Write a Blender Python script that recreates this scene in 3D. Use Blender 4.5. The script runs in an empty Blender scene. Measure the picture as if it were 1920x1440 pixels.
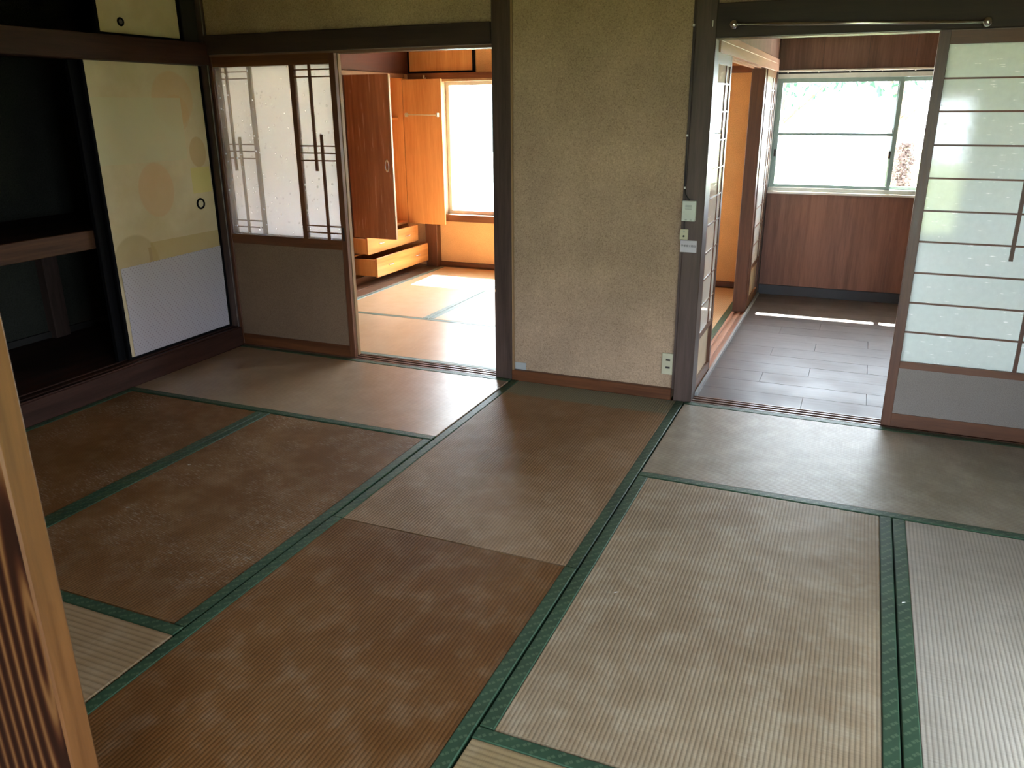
import bpy, bmesh, math, random
from mathutils import Vector, Matrix
random.seed(7)
S = bpy.context.scene
COL = S.collection
R = math.radians

# ------------------------------------------------------------------ camera, sky, sun, exposure
cam_d = bpy.data.cameras.new('camera'); cam = bpy.data.objects.new('camera', cam_d); COL.objects.link(cam)
yaw, pitch, roll = -0.4028, 0.3307, -0.0069
fwd = Vector((math.sin(yaw)*math.cos(pitch), math.cos(yaw)*math.cos(pitch), -math.sin(pitch)))
rt0 = Vector((math.cos(yaw), -math.sin(yaw), 0)); up0 = rt0.cross(fwd)
rt = rt0*math.cos(roll)+up0*math.sin(roll); up = -rt0*math.sin(roll)+up0*math.cos(roll)
M3 = Matrix((rt, up, -fwd)).transposed()
cam.matrix_world = Matrix.Translation((1.6614, -3.9029, 1.4259)) @ M3.to_4x4()
cam_d.sensor_width = 36; cam_d.lens = 1517.18/1920*36; cam_d.clip_start = .02
cam_d.dof.use_dof = True; cam_d.dof.focus_distance = 4.0; cam_d.dof.aperture_fstop = 9
S.camera = cam

W = bpy.data.worlds.new('sky'); S.world = W; W.use_nodes = True
bg = W.node_tree.nodes['Background']
bg.inputs[0].default_value = (.80, .89, 1.0, 1); bg.inputs[1].default_value = 1.0
sun_d = bpy.data.lights.new('sun', 'SUN'); sun = bpy.data.objects.new('sun', sun_d); COL.objects.link(sun)
sun_d.energy = 4.2; sun_d.angle = R(.53); sun_d.color = (1, .95, .86)
sun.rotation_euler = (-Vector((-.045, 1, 1.257))).to_track_quat('-Z', 'Y').to_euler()
S.view_settings.view_transform = 'Standard'; S.view_settings.look = 'None'
S.view_settings.gamma = 1; S.view_settings.use_curve_mapping = False
S.view_settings.exposure = 5.0
S.cycles.max_bounces = 10; S.cycles.diffuse_bounces = 6; S.cycles.transparent_max_bounces = 16
S.cycles.caustics_reflective = False; S.cycles.caustics_refractive = False
S.cycles.sample_clamp_indirect = 12

def portal(name, loc, rot, sx, sy):
    d = bpy.data.lights.new(name, 'AREA'); d.shape = 'RECTANGLE'; d.size = sx; d.size_y = sy
    d.cycles.is_portal = True
    o = bpy.data.objects.new(name, d); o.location = loc; o.rotation_euler = rot; COL.objects.link(o)

portal('window_portal', (-.98, 2.93, 1.06), (R(-90), 0, 0), 1.8, 1.2)
portal('window_portal', (1.88, 2.80, 1.22), (R(-90), 0, 0), 1.86, .82)
portal('window_portal', (2.99, -2.40, .36), (R(90), 0, R(90)), 1.2, .64)
portal('window_portal', (2.99, -3.95, 1.05), (R(90), 0, R(90)), .9, .9)
portal('window_portal', (1.95, -5.69, .80), (R(90), 0, 0), 1.3, 1.4)

# ------------------------------------------------------------------ materials
def new_mat(name):
    m = bpy.data.materials.new(name); m.use_nodes = True
    nt = m.node_tree; nt.nodes.clear()
    return m, nt
def N(nt, t, **kw):
    n = nt.nodes.new(t)
    for k, v in kw.items():
        if k.startswith('i_'):
            key = k[2:]; key = int(key) if key.isdigit() else key
            n.inputs[key].default_value = v
        else: setattr(n, k, v)
    return n
def L(nt, a, b): nt.links.new(a, b)
def setin(nt, sock, v):
    if hasattr(v, 'is_output') or isinstance(v, bpy.types.NodeSocket): L(nt, v, sock)
    else: sock.default_value = v
def math_(nt, op, a, b=0., c=None):
    n = N(nt, 'ShaderNodeMath', operation=op); setin(nt, n.inputs[0], a); setin(nt, n.inputs[1], b)
    if c is not None: setin(nt, n.inputs[2], c)
    return n.outputs[0]
def mixc(nt, f, a, b, mode='MIX'):
    n = N(nt, 'ShaderNodeMix', data_type='RGBA', blend_type=mode)
    setin(nt, n.inputs[0], f); setin(nt, n.inputs[6], a); setin(nt, n.inputs[7], b)
    return n.outputs[2]
def c4(c): return (c[0], c[1], c[2], 1)
def coords(nt, scale=(1, 1, 1), rot=(0, 0, 0)):
    tc = N(nt, 'ShaderNodeTexCoord'); mp = N(nt, 'ShaderNodeMapping')
    mp.inputs['Scale'].default_value = scale; mp.inputs['Rotation'].default_value = rot
    L(nt, tc.outputs['Object'], mp.inputs[0]); return mp.outputs[0]
def noise(nt, vec, scale, detail=4, rough=.55, dist=0):
    n = N(nt, 'ShaderNodeTexNoise', i_Scale=scale, i_Detail=detail, i_Roughness=rough, i_Distortion=dist)
    L(nt, vec, n.inputs['Vector']); return n.outputs[0]
def ramp(nt, f, stops):
    n = N(nt, 'ShaderNodeValToRGB'); e = n.color_ramp.elements
    while len(e) < len(stops): e.new(.5)
    for el, (p, c) in zip(e, stops): el.position = p; el.color = c4(c) if len(c) == 3 else c
    L(nt, f, n.inputs[0]); return n.outputs[0]
def finish(m, nt, col, rough=.5, spec=.5, metal=0, bump=None, bstr=.3, bdist=.002, **kw):
    p = N(nt, 'ShaderNodeBsdfPrincipled')
    setin(nt, p.inputs['Base Color'], col if not isinstance(col, tuple) or len(col) == 4 else c4(col))
    setin(nt, p.inputs['Roughness'], rough); p.inputs['Specular IOR Level'].default_value = spec
    p.inputs['Metallic'].default_value = metal
    for k, v in kw.items(): setin(nt, p.inputs[k], v)
    if bump is not None:
        b = N(nt, 'ShaderNodeBump', i_Strength=bstr, i_Distance=bdist); L(nt, bump, b.inputs['Height'])
        L(nt, b.outputs[0], p.inputs['Normal'])
    o = N(nt, 'ShaderNodeOutputMaterial'); L(nt, p.outputs[0], o.inputs[0]); return m

def wood(name, c1, c2, axis='Z', rough=.45, fine=60, spec=.4, dist=.6, bstr=.15):
    """streaky grain running along an axis"""
    m, nt = new_mat(name)
    k = {'X': (.06, 1, 1), 'Y': (1, .06, 1), 'Z': (1, 1, .06)}[axis]
    v = coords(nt, k)
    a = noise(nt, v, 9, 3, .5, dist); b = noise(nt, v, fine, 5, .65, .3)
    f = math_(nt, 'ADD', math_(nt, 'MULTIPLY', a, .55), math_(nt, 'MULTIPLY', b, .45))
    col = ramp(nt, f, [(.36, c1), (.62, c2)])
    r = math_(nt, 'ADD', math_(nt, 'MULTIPLY', b, .2), rough-.1)
    return finish(m, nt, col, r, spec, bump=b, bstr=bstr, bdist=.001)

def plain(name, c, rough=.5, metal=0, spec=.5, var=.08):
    m, nt = new_mat(name); v = coords(nt); n = noise(nt, v, 14, 4)
    col = ramp(nt, n, [(.3, tuple(x*(1-var) for x in c)), (.7, tuple(min(1, x*(1+var)) for x in c))])
    return finish(m, nt, col, rough, spec, metal)

def plaster(name, c, grain=170, big=.18, bstr=.6):
    m, nt = new_mat(name); v = coords(nt)
    a = noise(nt, v, grain, 3, .7); b = noise(nt, v, 2.2, 4, .6)
    vo = N(nt, 'ShaderNodeTexVoronoi', i_Scale=260.); L(nt, v, vo.inputs['Vector'])
    c1 = tuple(x*(1-big) for x in c); c2 = tuple(min(1, x*(1+big)) for x in c)
    base = ramp(nt, b, [(.35, c1), (.65, c2)])
    sp = ramp(nt, a, [(.30, (.62, .60, .56)), (.50, (.95, .95, .95)), (.60, (1, 1, 1)), (.72, (1.35, 1.33, 1.28))])
    col = mixc(nt, 1., base, sp, 'MULTIPLY')
    return finish(m, nt, col, .95, .15, bump=a, bstr=bstr, bdist=.004)

def tatami(name, ribdir, c_lo, c_hi, pale=(.50, .44, .34), wear=.3, rib=.012, rough=.5, strip=False, scuff=False, bs=.5, spec=.12, ior=1.5):
    """woven rush: warp ribs run along ribdir, the straws cross them"""
    m, nt = new_mat(name)
    tc = N(nt, 'ShaderNodeTexCoord'); sx = N(nt, 'ShaderNodeSeparateXYZ'); L(nt, tc.outputs['Object'], sx.inputs[0])
    across = sx.outputs['Y'] if ribdir == 'X' else sx.outputs['X']
    along = sx.outputs['X'] if ribdir == 'X' else sx.outputs['Y']
    ph = math_(nt, 'MULTIPLY', across, 2*math.pi/rib)
    ribv = math_(nt, 'ABSOLUTE', math_(nt, 'SINE', math_(nt, 'MULTIPLY', ph, .5)))
    sc = (3, 260, 1) if ribdir == 'Y' else (260, 3, 1)
    mp = N(nt, 'ShaderNodeMapping'); mp.inputs['Scale'].default_value = sc; L(nt, tc.outputs['Object'], mp.inputs[0])
    straw = noise(nt, mp.outputs[0], 1.6, 3, .6)
    big = noise(nt, tc.outputs['Object'], 1.7, 5, .6); mid = noise(nt, tc.outputs['Object'], 9, 4, .6)
    f = math_(nt, 'ADD', math_(nt, 'MULTIPLY', big, .6), math_(nt, 'MULTIPLY', mid, .4))
    col = ramp(nt, f, [(.40, c_lo), (.60, c_hi)])
    w = ramp(nt, mid, [(.5, (0, 0, 0)), (.75, (1, 1, 1))])
    col = mixc(nt, math_(nt, 'MULTIPLY', w, wear), col, c4(pale))
    if strip:  # the unfaded band where furniture stood against the wall
        edge = math_(nt, 'ADD', sx.outputs['Y'], math_(nt, 'MULTIPLY', math_(nt, 'SUBTRACT', mid, .5), .10))
        k = N(nt, 'ShaderNodeMapRange', i_1=-.235, i_2=-.205); L(nt, edge, k.inputs[0])
        col = mixc(nt, k.outputs[0], col, (.27, .27, .19, 1))
        # browner old sun stain just in front of it
        k2 = N(nt, 'ShaderNodeMapRange', i_1=-1.3, i_2=-.5); L(nt, edge, k2.inputs[0])
        mk = math_(nt, 'MULTIPLY', k2.outputs[0], math_(nt, 'SUBTRACT', 1., k.outputs[0]))
        col = mixc(nt, math_(nt, 'MULTIPLY', mk, .35), col, (.30, .17, .075, 1))
    if scuff:
        sm = N(nt, 'ShaderNodeMapping'); sm.inputs['Scale'].default_value = (1, 1, 1); sm.inputs['Rotation'].default_value = (0, 0, R(12))
        L(nt, tc.outputs['Object'], sm.inputs[0]); s2 = N(nt, 'ShaderNodeMapping'); s2.inputs['Scale'].default_value = (28, 150, 1)
        L(nt, sm.outputs[0], s2.inputs[0])
        sn = noise(nt, s2.outputs[0], 1, 5, .75); patch = noise(nt, tc.outputs['Object'], 3.2, 4, .65)
        q = math_(nt, 'MULTIPLY', ramp(nt, sn, [(.52, (0, 0, 0)), (.66, (1, 1, 1))]), ramp(nt, patch, [(.44, (0, 0, 0)), (.64, (1, 1, 1))]))
        col = mixc(nt, math_(nt, 'MULTIPLY', q, .75), col, (.60, .55, .47, 1))
    dark = math_(nt, 'ADD', math_(nt, 'MULTIPLY', ribv, .28), .74)
    sdark = math_(nt, 'ADD', math_(nt, 'MULTIPLY', straw, .5), .75)
    cd = N(nt, 'ShaderNodeCombineColor'); v = math_(nt, 'MULTIPLY', dark, sdark)
    for i in range(3): L(nt, v, cd.inputs[i])
    col = mixc(nt, 1., col, cd.outputs[0], 'MULTIPLY')
    h = math_(nt, 'ADD', math_(nt, 'MULTIPLY', ribv, 1.), math_(nt, 'MULTIPLY', straw, .7))
    return finish(m, nt, col, rough, spec, bump=h, bstr=bs, bdist=.0015, IOR=ior)

def heri(name, along, base=(.030, .075, .040), light=(.12, .18, .105)):
    """green brocade edging with woven pairs of small hollow diamonds, set left and right in turn"""
    m, nt = new_mat(name)
    tc = N(nt, 'ShaderNodeTexCoord'); sx = N(nt, 'ShaderNodeSeparateXYZ'); L(nt, tc.outputs['Object'], sx.inputs[0])
    gx = N(nt, 'ShaderNodeSeparateXYZ'); L(nt, tc.outputs['Generated'], gx.inputs[0])
    A = sx.outputs[along]; b = math_(nt, 'MULTIPLY', math_(nt, 'SUBTRACT', gx.outputs['X' if along == 'Y' else 'Y'], .5), .039)
    P = .044; a = math_(nt, 'MULTIPLY', math_(nt, 'FRACT', math_(nt, 'DIVIDE', A, P)), P)
    mk = None
    for ca, cb in ((P*.25-.0040, -.0085-.0030), (P*.25+.0040, -.0085+.0045), (P*.75-.0040, .0085-.0045), (P*.75+.0040, .0085+.0030)):
        d = math_(nt, 'ADD', math_(nt, 'ABSOLUTE', math_(nt, 'SUBTRACT', a, ca)), math_(nt, 'ABSOLUTE', math_(nt, 'SUBTRACT', b, cb)))
        r = math_(nt, 'MULTIPLY', math_(nt, 'LESS_THAN', d, .0056), math_(nt, 'ADD', math_(nt, 'MULTIPLY', math_(nt, 'GREATER_THAN', math_(nt, 'ABSOLUTE', math_(nt, 'SUBTRACT', d, .0030)), .0010), .6), .4))
        mk = r if mk is None else math_(nt, 'MAXIMUM', mk, r)
    n = noise(nt, tc.outputs['Object'], 8, 4)
    bc = ramp(nt, n, [(.3, tuple(x*.75 for x in base)), (.7, tuple(x*1.25 for x in base))])
    col = mixc(nt, math_(nt, 'MULTIPLY', mk, .8), bc, c4(light))
    return finish(m, nt, col, .5, .4, bump=mk, bstr=.3, bdist=.0006)

def pane_fresnel(nt):
    # reflect on the outer face of a thin pane only, so that no false total reflection occurs inside it
    f = N(nt, 'ShaderNodeFresnel'); f.inputs[0].default_value = 1.5; g = N(nt, 'ShaderNodeNewGeometry')
    return math_(nt, 'MULTIPLY', f.outputs[0], math_(nt, 'SUBTRACT', 1., g.outputs['Backfacing']))
def glass_clear(name, tint=(.975, .985, .98)):
    m, nt = new_mat(name)
    tr = N(nt, 'ShaderNodeBsdfTransparent'); tr.inputs[0].default_value = c4(tint)
    gl = N(nt, 'ShaderNodeBsdfGlossy'); gl.inputs['Roughness'].default_value = .02
    fr = pane_fresnel(nt)
    mx = N(nt, 'ShaderNodeMixShader'); L(nt, fr, mx.inputs[0]); L(nt, tr.outputs[0], mx.inputs[1]); L(nt, gl.outputs[0], mx.inputs[2])
    o = N(nt, 'ShaderNodeOutputMaterial'); L(nt, mx.outputs[0], o.inputs[0]); return m

def glass_frost(name, col=(.86, .86, .84), clear=.3, dash='flake', gloss=.06, dfm=.16):
    """pressed pattern glass: part see-through, part scattering, with small bright marks"""
    m, nt = new_mat(name)
    tc = N(nt, 'ShaderNodeTexCoord')
    if dash == 'flake':
        v = N(nt, 'ShaderNodeTexVoronoi', i_Scale=34., i_Randomness=1.); mp = N(nt, 'ShaderNodeMapping'); mp.inputs['Scale'].default_value = (1, .01, .8); mp.inputs['Rotation'].default_value = (0, R(25), 0)
    else:
        v = N(nt, 'ShaderNodeTexVoronoi', i_Scale=30., i_Randomness=1.); mp = N(nt, 'ShaderNodeMapping'); mp.inputs['Scale'].default_value = (.45, .01, 2.6)
    L(nt, tc.outputs['Object'], mp.inputs[0]); L(nt, mp.outputs[0], v.inputs['Vector'])
    mark = ramp(nt, v.outputs['Distance'], [(.13, (1, 1, 1)), (.20, (0, 0, 0))])
    nz = noise(nt, tc.outputs['Object'], 40, 4)
    mark = math_(nt, 'MULTIPLY', mark, ramp(nt, nz, [(.45, (0, 0, 0)), (.6, (1, 1, 1))]))
    cc = mixc(nt, mark, ramp(nt, nz, [(.3, tuple(x*.93 for x in col)), (.7, col)]), (.97, .97, .97, 1))
    tl = N(nt, 'ShaderNodeBsdfTranslucent'); L(nt, cc, tl.inputs[0])
    df = N(nt, 'ShaderNodeBsdfDiffuse'); L(nt, cc, df.inputs[0])
    m0 = N(nt, 'ShaderNodeMixShader'); m0.inputs[0].default_value = dfm; L(nt, tl.outputs[0], m0.inputs[1]); L(nt, df.outputs[0], m0.inputs[2])
    tr = N(nt, 'ShaderNodeBsdfTransparent'); tr.inputs[0].default_value = (.97, .98, .975, 1)
    m1 = N(nt, 'ShaderNodeMixShader'); L(nt, math_(nt, 'SUBTRACT', clear, math_(nt, 'MULTIPLY', mark, clear)), m1.inputs[0]); L(nt, m0.outputs[0], m1.inputs[1]); L(nt, tr.outputs[0], m1.inputs[2])
    gl = N(nt, 'ShaderNodeBsdfGlossy'); setin(nt, gl.inputs['Roughness'], math_(nt, 'ADD', math_(nt, 'MULTIPLY', mark, .3), .06))
    bp = N(nt, 'ShaderNodeBump', i_Strength=gloss, i_Distance=.002); L(nt, math_(nt, 'ADD', mark, nz), bp.inputs['Height']); L(nt, bp.outputs[0], gl.inputs['Normal'])
    fr = pane_fresnel(nt)
    m2 = N(nt, 'ShaderNodeMixShader'); L(nt, fr, m2.inputs[0]); L(nt, m1.outputs[0], m2.inputs[1]); L(nt, gl.outputs[0], m2.inputs[2])
    o = N(nt, 'ShaderNodeOutputMaterial'); L(nt, m2.outputs[0], o.inputs[0]); return m

DK = wood('dark_aged_wood', (.035, .022, .017), (.095, .062, .052), 'Z', .42, bstr=.25)
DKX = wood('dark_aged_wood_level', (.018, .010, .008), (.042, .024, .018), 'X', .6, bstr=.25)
DKY = wood('dark_aged_wood_side', (.024, .010, .007), (.060, .025, .017), 'Y', .6, spec=.2, bstr=.25)
RBX = wood('red_brown_wood_level', (.070, .024, .010), (.16, .058, .022), 'X', .4)
RBZ = wood('red_brown_wood_upright', (.070, .025, .012), (.145, .055, .026), 'Z', .4)
RBY = wood('red_brown_wood_side', (.085, .032, .014), (.20, .085, .036), 'Y', .4)
TAN = wood('tan_worn_wood', (.22, .13, .06), (.36, .23, .12), 'Z', .5)
TRK = wood('track_wood', (.12, .065, .045), (.26, .15, .11), 'X', .35)
TRKY = wood('track_wood_side', (.30, .16, .11), (.50, .30, .22), 'Y', .4)
BLK = plain('black_lacquer', (.005, .005, .006), .75, 0, .08)
BLKM = plain('black_mat_paint', (.02, .018, .016), .6)
WAL = plaster('sand_plaster_brown', (.43, .31, .212), 165, .13, .8)
WALO = plaster('sand_plaster_orange', (.66, .38, .17), 200, .10, .4)
WALD = plaster('shade_darkened_plaster', (.032, .034, .027), 120, .15)  # closet shade put into the plaster colour, far darker than the other walls
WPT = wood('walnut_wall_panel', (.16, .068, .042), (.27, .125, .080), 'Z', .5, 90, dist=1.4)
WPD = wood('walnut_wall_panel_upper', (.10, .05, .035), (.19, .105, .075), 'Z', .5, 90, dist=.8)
CRM = plain('cream_board', (.62, .50, .34), .7)
CLO = plaster('fabric_board_taupe', (.21, .14, .09), 330, .06, .35)
CLOG = plaster('fabric_board_grey', (.30, .27, .25), 330, .06, .35)
GLS = glass_clear('window_glass')
FR1 = glass_frost('flake_pattern_glass', (.80, .79, .79), .72, 'flake')
FR3 = glass_frost('glare_whitened_glass', (.93, .95, .93), .0, 'dash', dfm=.5)  # dash glass whitened in colour, standing in for the window reflected in the panes
FR0 = glass_frost('milk_glass', (.86, .86, .88), .03, 'flake')
FR2 = glass_frost('dash_pattern_glass', (.70, .75, .73), .0, 'dash')
ALU = plain('aluminium_sash_grey_green', (.20, .27, .25), .4, .3)
ALUW = plain('aluminium_sash_pale', (.55, .57, .53), .4, .2)
WHT = plain('white_enamel', (.75, .74, .70), .45)
CHR = plain('chrome', (.62, .62, .60), .22, 1)
PLW = plain('white_plastic', (.58, .62, .57), .4)
PLC = plain('cream_plastic', (.52, .50, .36), .4)
DOR = wood('glossy_red_brown_veneer', (.15, .042, .018), (.27, .092, .042), 'Z', .25, 50, dist=2.2, spec=.7)
HDR = wood('dull_red_brown_veneer', (.045, .012, .005), (.075, .022, .010), 'Y', .6, 50, spec=.2)
DIN = wood('orange_plywood', (.50, .21, .06), (.66, .33, .12), 'Z', .45, 70)
DINY = wood('orange_drawer_veneer', (.42, .17, .05), (.62, .30, .10), 'Y', .35, 14, dist=2.5)
BRD = wood('floor_board_brown', (.10, .055, .03), (.20, .115, .07), 'Y', .5)
CEIL = wood('ceiling_board', (.22, .14, .08), (.34, .23, .14), 'Y', .6)
EXT = plain('outside_wall_pale', (.55, .56, .55), .8)
STN = plain('stone_pale', (.50, .49, .46), .9, 0, .2, .2)

def vinyl():
    m, nt = new_mat('grey_wood_vinyl')
    tc = N(nt, 'ShaderNodeTexCoord'); mp = N(nt, 'ShaderNodeMapping'); mp.inputs['Scale'].default_value = (.06, 1, 1); L(nt, tc.outputs['Object'], mp.inputs[0])
    oi = N(nt, 'ShaderNodeObjectInfo')
    a = noise(nt, mp.outputs[0], 55, 5, .65, 0); b = noise(nt, tc.outputs['Object'], 3, 4, .6)
    f = math_(nt, 'ADD', math_(nt, 'MULTIPLY', a, .5), math_(nt, 'MULTIPLY', b, .4))
    f = math_(nt, 'ADD', f, math_(nt, 'MULTIPLY', oi.outputs['Random'], .12))
    col = ramp(nt, f, [(.30, (.070, .058, .056)), (.74, (.14, .118, .115))])
    r = ramp(nt, b, [(.35, (.36, .36, .36)), (.65, (.52, .52, .52))])
    return finish(m, nt, col, r, .24, bump=a, bstr=.08, bdist=.001)
VIN = vinyl()

def near_post_mat():
    m, nt = new_mat('burnt_cedar_grain')
    tc = N(nt, 'ShaderNodeTexCoord')
    mp = N(nt, 'ShaderNodeMapping'); mp.inputs['Scale'].default_value = (1, .6, .11); mp.inputs['Location'].default_value = (-.40, 0, -.055); L(nt, tc.outputs['Object'], mp.inputs[0])
    w = N(nt, 'ShaderNodeTexWave', wave_type='RINGS', rings_direction='Y', i_Scale=11., i_Distortion=6., i_Detail=2., i_2=1.)
    w.inputs['Detail Scale'].default_value = 1.1; L(nt, mp.outputs[0], w.inputs['Vector'])
    fn = noise(nt, mp.outputs[0], 45, 4, .6)
    f = math_(nt, 'ADD', math_(nt, 'MULTIPLY', w.outputs[1], .8), math_(nt, 'MULTIPLY', fn, .25))
    col = ramp(nt, f, [(.25, (.020, .006, .003)), (.55, (.05, .014, .006)), (.80, (.11, .042, .014)), (.97, (.22, .10, .035))])
    return finish(m, nt, col, .42, .4, bump=f, bstr=.3, bdist=.002)
NPM = near_post_mat()
NPS = wood('cedar_side_grain', (.075, .026, .006), (.15, .060, .016), 'Z', .42, 60, dist=1.)

def fusuma_mat():
    """cream sliding-door paper with its printed circles, bands and one pale repair sheet"""
    m, nt = new_mat('printed_door_paper')
    tc = N(nt, 'ShaderNodeTexCoord'); sx = N(nt, 'ShaderNodeSeparateXYZ'); L(nt, tc.outputs['Object'], sx.inputs[0])
    Y, Z = sx.outputs['Y'], sx.outputs['Z']
    n = noise(nt, tc.outputs['Object'], 5, 4)
    col = ramp(nt, n, [(.35, (.60, .50, .32)), (.65, (.68, .59, .41))])
    fine = noise(nt, tc.outputs['Object'], 160, 3)
    def ell(cy, cz, ry, rz, soft=.04):
        a = math_(nt, 'DIVIDE', math_(nt, 'SUBTRACT', Y, cy), ry); b = math_(nt, 'DIVIDE', math_(nt, 'SUBTRACT', Z, cz), rz)
        r = math_(nt, 'SQRT', math_(nt, 'ADD', math_(nt, 'MULTIPLY', a, a), math_(nt, 'MULTIPLY', b, b)))
        k = N(nt, 'ShaderNodeMapRange', i_1=1+soft, i_2=1-soft); L(nt, r, k.inputs[0]); return k.outputs[0]
    def rect(y0, y1, z0, z1, slope=0.):
        zz = math_(nt, 'SUBTRACT', Z, math_(nt, 'MULTIPLY', Y, slope))
        return math_(nt, 'MULTIPLY', math_(nt, 'MULTIPLY', math_(nt, 'GREATER_THAN', Y, y0), math_(nt, 'LESS_THAN', Y, y1)),
                     math_(nt, 'MULTIPLY', math_(nt, 'GREATER_THAN', zz, z0), math_(nt, 'LESS_THAN', zz, z1)))
    for mask, c, k in (
        (ell(-.245, 1.475, .15, .145), (.66, .40, .2), .45), (ell(-.235, 1.40, .10, .10), (.64, .38, .18), .3),
        (ell(-.105, 1.185, .065, .085), (.54, .36, .17), .6), (ell(-.45, 1.00, .125, .145), (.66, .43, .25), .6),
        (rect(-.18, -.03, .955, 1.10), (.68, .60, .20), .7), (ell(-.66, .62, .155, .16), (.42, .32, .17), .55),
        (rect(-.55, .0, .56, .725), (.48, .35, .14), .6), (rect(-.57, -.55, .56, .70), (.4, .28, .13), .6),
        (rect(-.80, -.19, 1.15, 1.482), (.62, .58, .40), .8)):
        col = mixc(nt, math_(nt, 'MULTIPLY', mask, k), col, c4(c))
    return finish(m, nt, col, .85, .2, bump=fine, bstr=.2, bdist=.001)
FUS = fusuma_mat()

def dotted():
    m, nt = new_mat('dotted_wallpaper')
    tc = N(nt, 'ShaderNodeTexCoord'); sx = N(nt, 'ShaderNodeSeparateXYZ'); L(nt, tc.outputs['Object'], sx.inputs[0])
    u = math_(nt, 'DIVIDE', sx.outputs['Y'], .022); v = math_(nt, 'DIVIDE', sx.outputs['Z'], .0125)
    par = math_(nt, 'MULTIPLY', math_(nt, 'FLOORED_MODULO', math_(nt, 'FLOOR', v), 2.), .5)
    fu = math_(nt, 'MULTIPLY', math_(nt, 'SUBTRACT', math_(nt, 'FRACT', math_(nt, 'ADD', u, par)), .5), .022)
    fv = math_(nt, 'MULTIPLY', math_(nt, 'SUBTRACT', math_(nt, 'FRACT', v), .5), .0125)
    r = math_(nt, 'SQRT', math_(nt, 'ADD', math_(nt, 'MULTIPLY', fu, fu), math_(nt, 'MULTIPLY', fv, fv)))
    k = math_(nt, 'LESS_THAN', r, .0026)
    col = mixc(nt, math_(nt, 'MULTIPLY', k, .75), (.50, .48, .53, 1), (.22, .17, .20, 1))
    return finish(m, nt, col, .6, .3)
DOT = dotted()

HB = heri('glare_paled_brocade', 'Y', (.15, .22, .18), (.4, .48, .42))  # green edging paled in colour to imitate window glare on the bedroom mats
HY, HX = heri('green_brocade_along', 'Y'), heri('green_brocade_cross', 'X')
def leafmat(name, c1, c2):
    m, nt = new_mat(name); oi = coords(nt); n = noise(nt, oi, 6, 3)
    col = ramp(nt, n, [(.35, c1), (.65, c2)])
    d = N(nt, 'ShaderNodeBsdfDiffuse'); L(nt, col, d.inputs[0]); t = N(nt, 'ShaderNodeBsdfTranslucent'); L(nt, col, t.inputs[0])
    mx = N(nt, 'ShaderNodeMixShader'); mx.inputs[0].default_value = .45; L(nt, d.outputs[0], mx.inputs[1]); L(nt, t.outputs[0], mx.inputs[2])
    o = N(nt, 'ShaderNodeOutputMaterial'); L(nt, mx.outputs[0], o.inputs[0]); return m
LEAF = leafmat('leaf_green', (.032, .066, .046), (.046, .090, .064))
LEAFR = leafmat('leaf_rusty', (.10, .075, .068), (.15, .11, .10))
GRASS = plain('garden_grass', (.17, .20, .075), .9, 0, .1, .3)
GRAV = plain('pale_gravel', (.62, .60, .55), .9, 0, .1, .12)

# ------------------------------------------------------------------ mesh helpers
def BM(): return bmesh.new()
def bx(bm, x0, x1, y0, y1, z0, z1, bev=0.):
    r = bmesh.ops.create_cube(bm, size=1)
    vs = r['verts']
    for v in vs:
        v.co = Vector(((x0+x1)/2+v.co.x*(x1-x0), (y0+y1)/2+v.co.y*(y1-y0), (z0+z1)/2+v.co.z*(z1-z0)))
    if bev > 0:
        es = list({e for v in vs for e in v.link_edges})
        bmesh.ops.bevel(bm, geom=es, offset=bev, segments=1, affect='EDGES')
    return bm
def tube(bm, p0, p1, r, seg=16, r2=None):
    p0, p1 = Vector(p0), Vector(p1); d = p1-p0
    mt = Matrix.Translation((p0+p1)/2) @ d.to_track_quat('Z', 'Y').to_matrix().to_4x4()
    bmesh.ops.create_cone(bm, cap_ends=True, segments=seg, radius1=r, radius2=r if r2 is None else r2, depth=d.length, matrix=mt)
    return bm
def ball(bm, c, r, seg=16):
    bmesh.ops.create_uvsphere(bm, u_segments=seg, v_segments=seg//2+2, radius=r, matrix=Matrix.Translation(c)); return bm
def path(bm, pts, r, seg=6):
    for a, b in zip(pts[:-1], pts[1:]): tube(bm, a, b, r, seg)
    return bm
def ring(bm, c, r, rt_, axis='X', seg=28, ts=8):
    c = Vector(c); vs = []
    for i in range(seg):
        a = 2*math.pi*i/seg; row = []
        for j in range(ts):
            b = 2*math.pi*j/ts; rr = r+rt_*math.cos(b); h = rt_*math.sin(b)
            p = {'X': (h, rr*math.cos(a), rr*math.sin(a)), 'Y': (rr*math.cos(a), h, rr*math.sin(a))}[axis]
            row.append(bm.verts.new(c+Vector(p)))
        vs.append(row)
    for i in range(seg):
        for j in range(ts):
            bm.faces.new((vs[i][j], vs[(i+1) % seg][j], vs[(i+1) % seg][(j+1) % ts], vs[i][(j+1) % ts]))
    return bm
def obj(name, bm, mat, parent=None, label=None, smooth=False, kind=None):
    me = bpy.data.meshes.new(name); bmesh.ops.recalc_face_normals(bm, faces=bm.faces[:]); bm.to_mesh(me); bm.free()
    for m in (mat if isinstance(mat, (list, tuple)) else [mat]): me.materials.append(m)
    if smooth:
        for p in me.polygons: p.use_smooth = True
    o = bpy.data.objects.new(name, me); COL.objects.link(o)
    if parent is not None:
        o.parent = parent; o.location = -abs_loc(parent)
    if label: o['label'] = label
    if kind: o['kind'] = kind
    return o
def abs_loc(o):
    v = Vector(o.location)
    while o.parent is not None: o = o.parent; v += Vector(o.location)
    return v
def B(name, x0, x1, y0, y1, z0, z1, mat, parent=None, bev=0., **kw):
    return obj(name, bx(BM(), x0, x1, y0, y1, z0, z1, bev), mat, parent, **kw)
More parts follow.
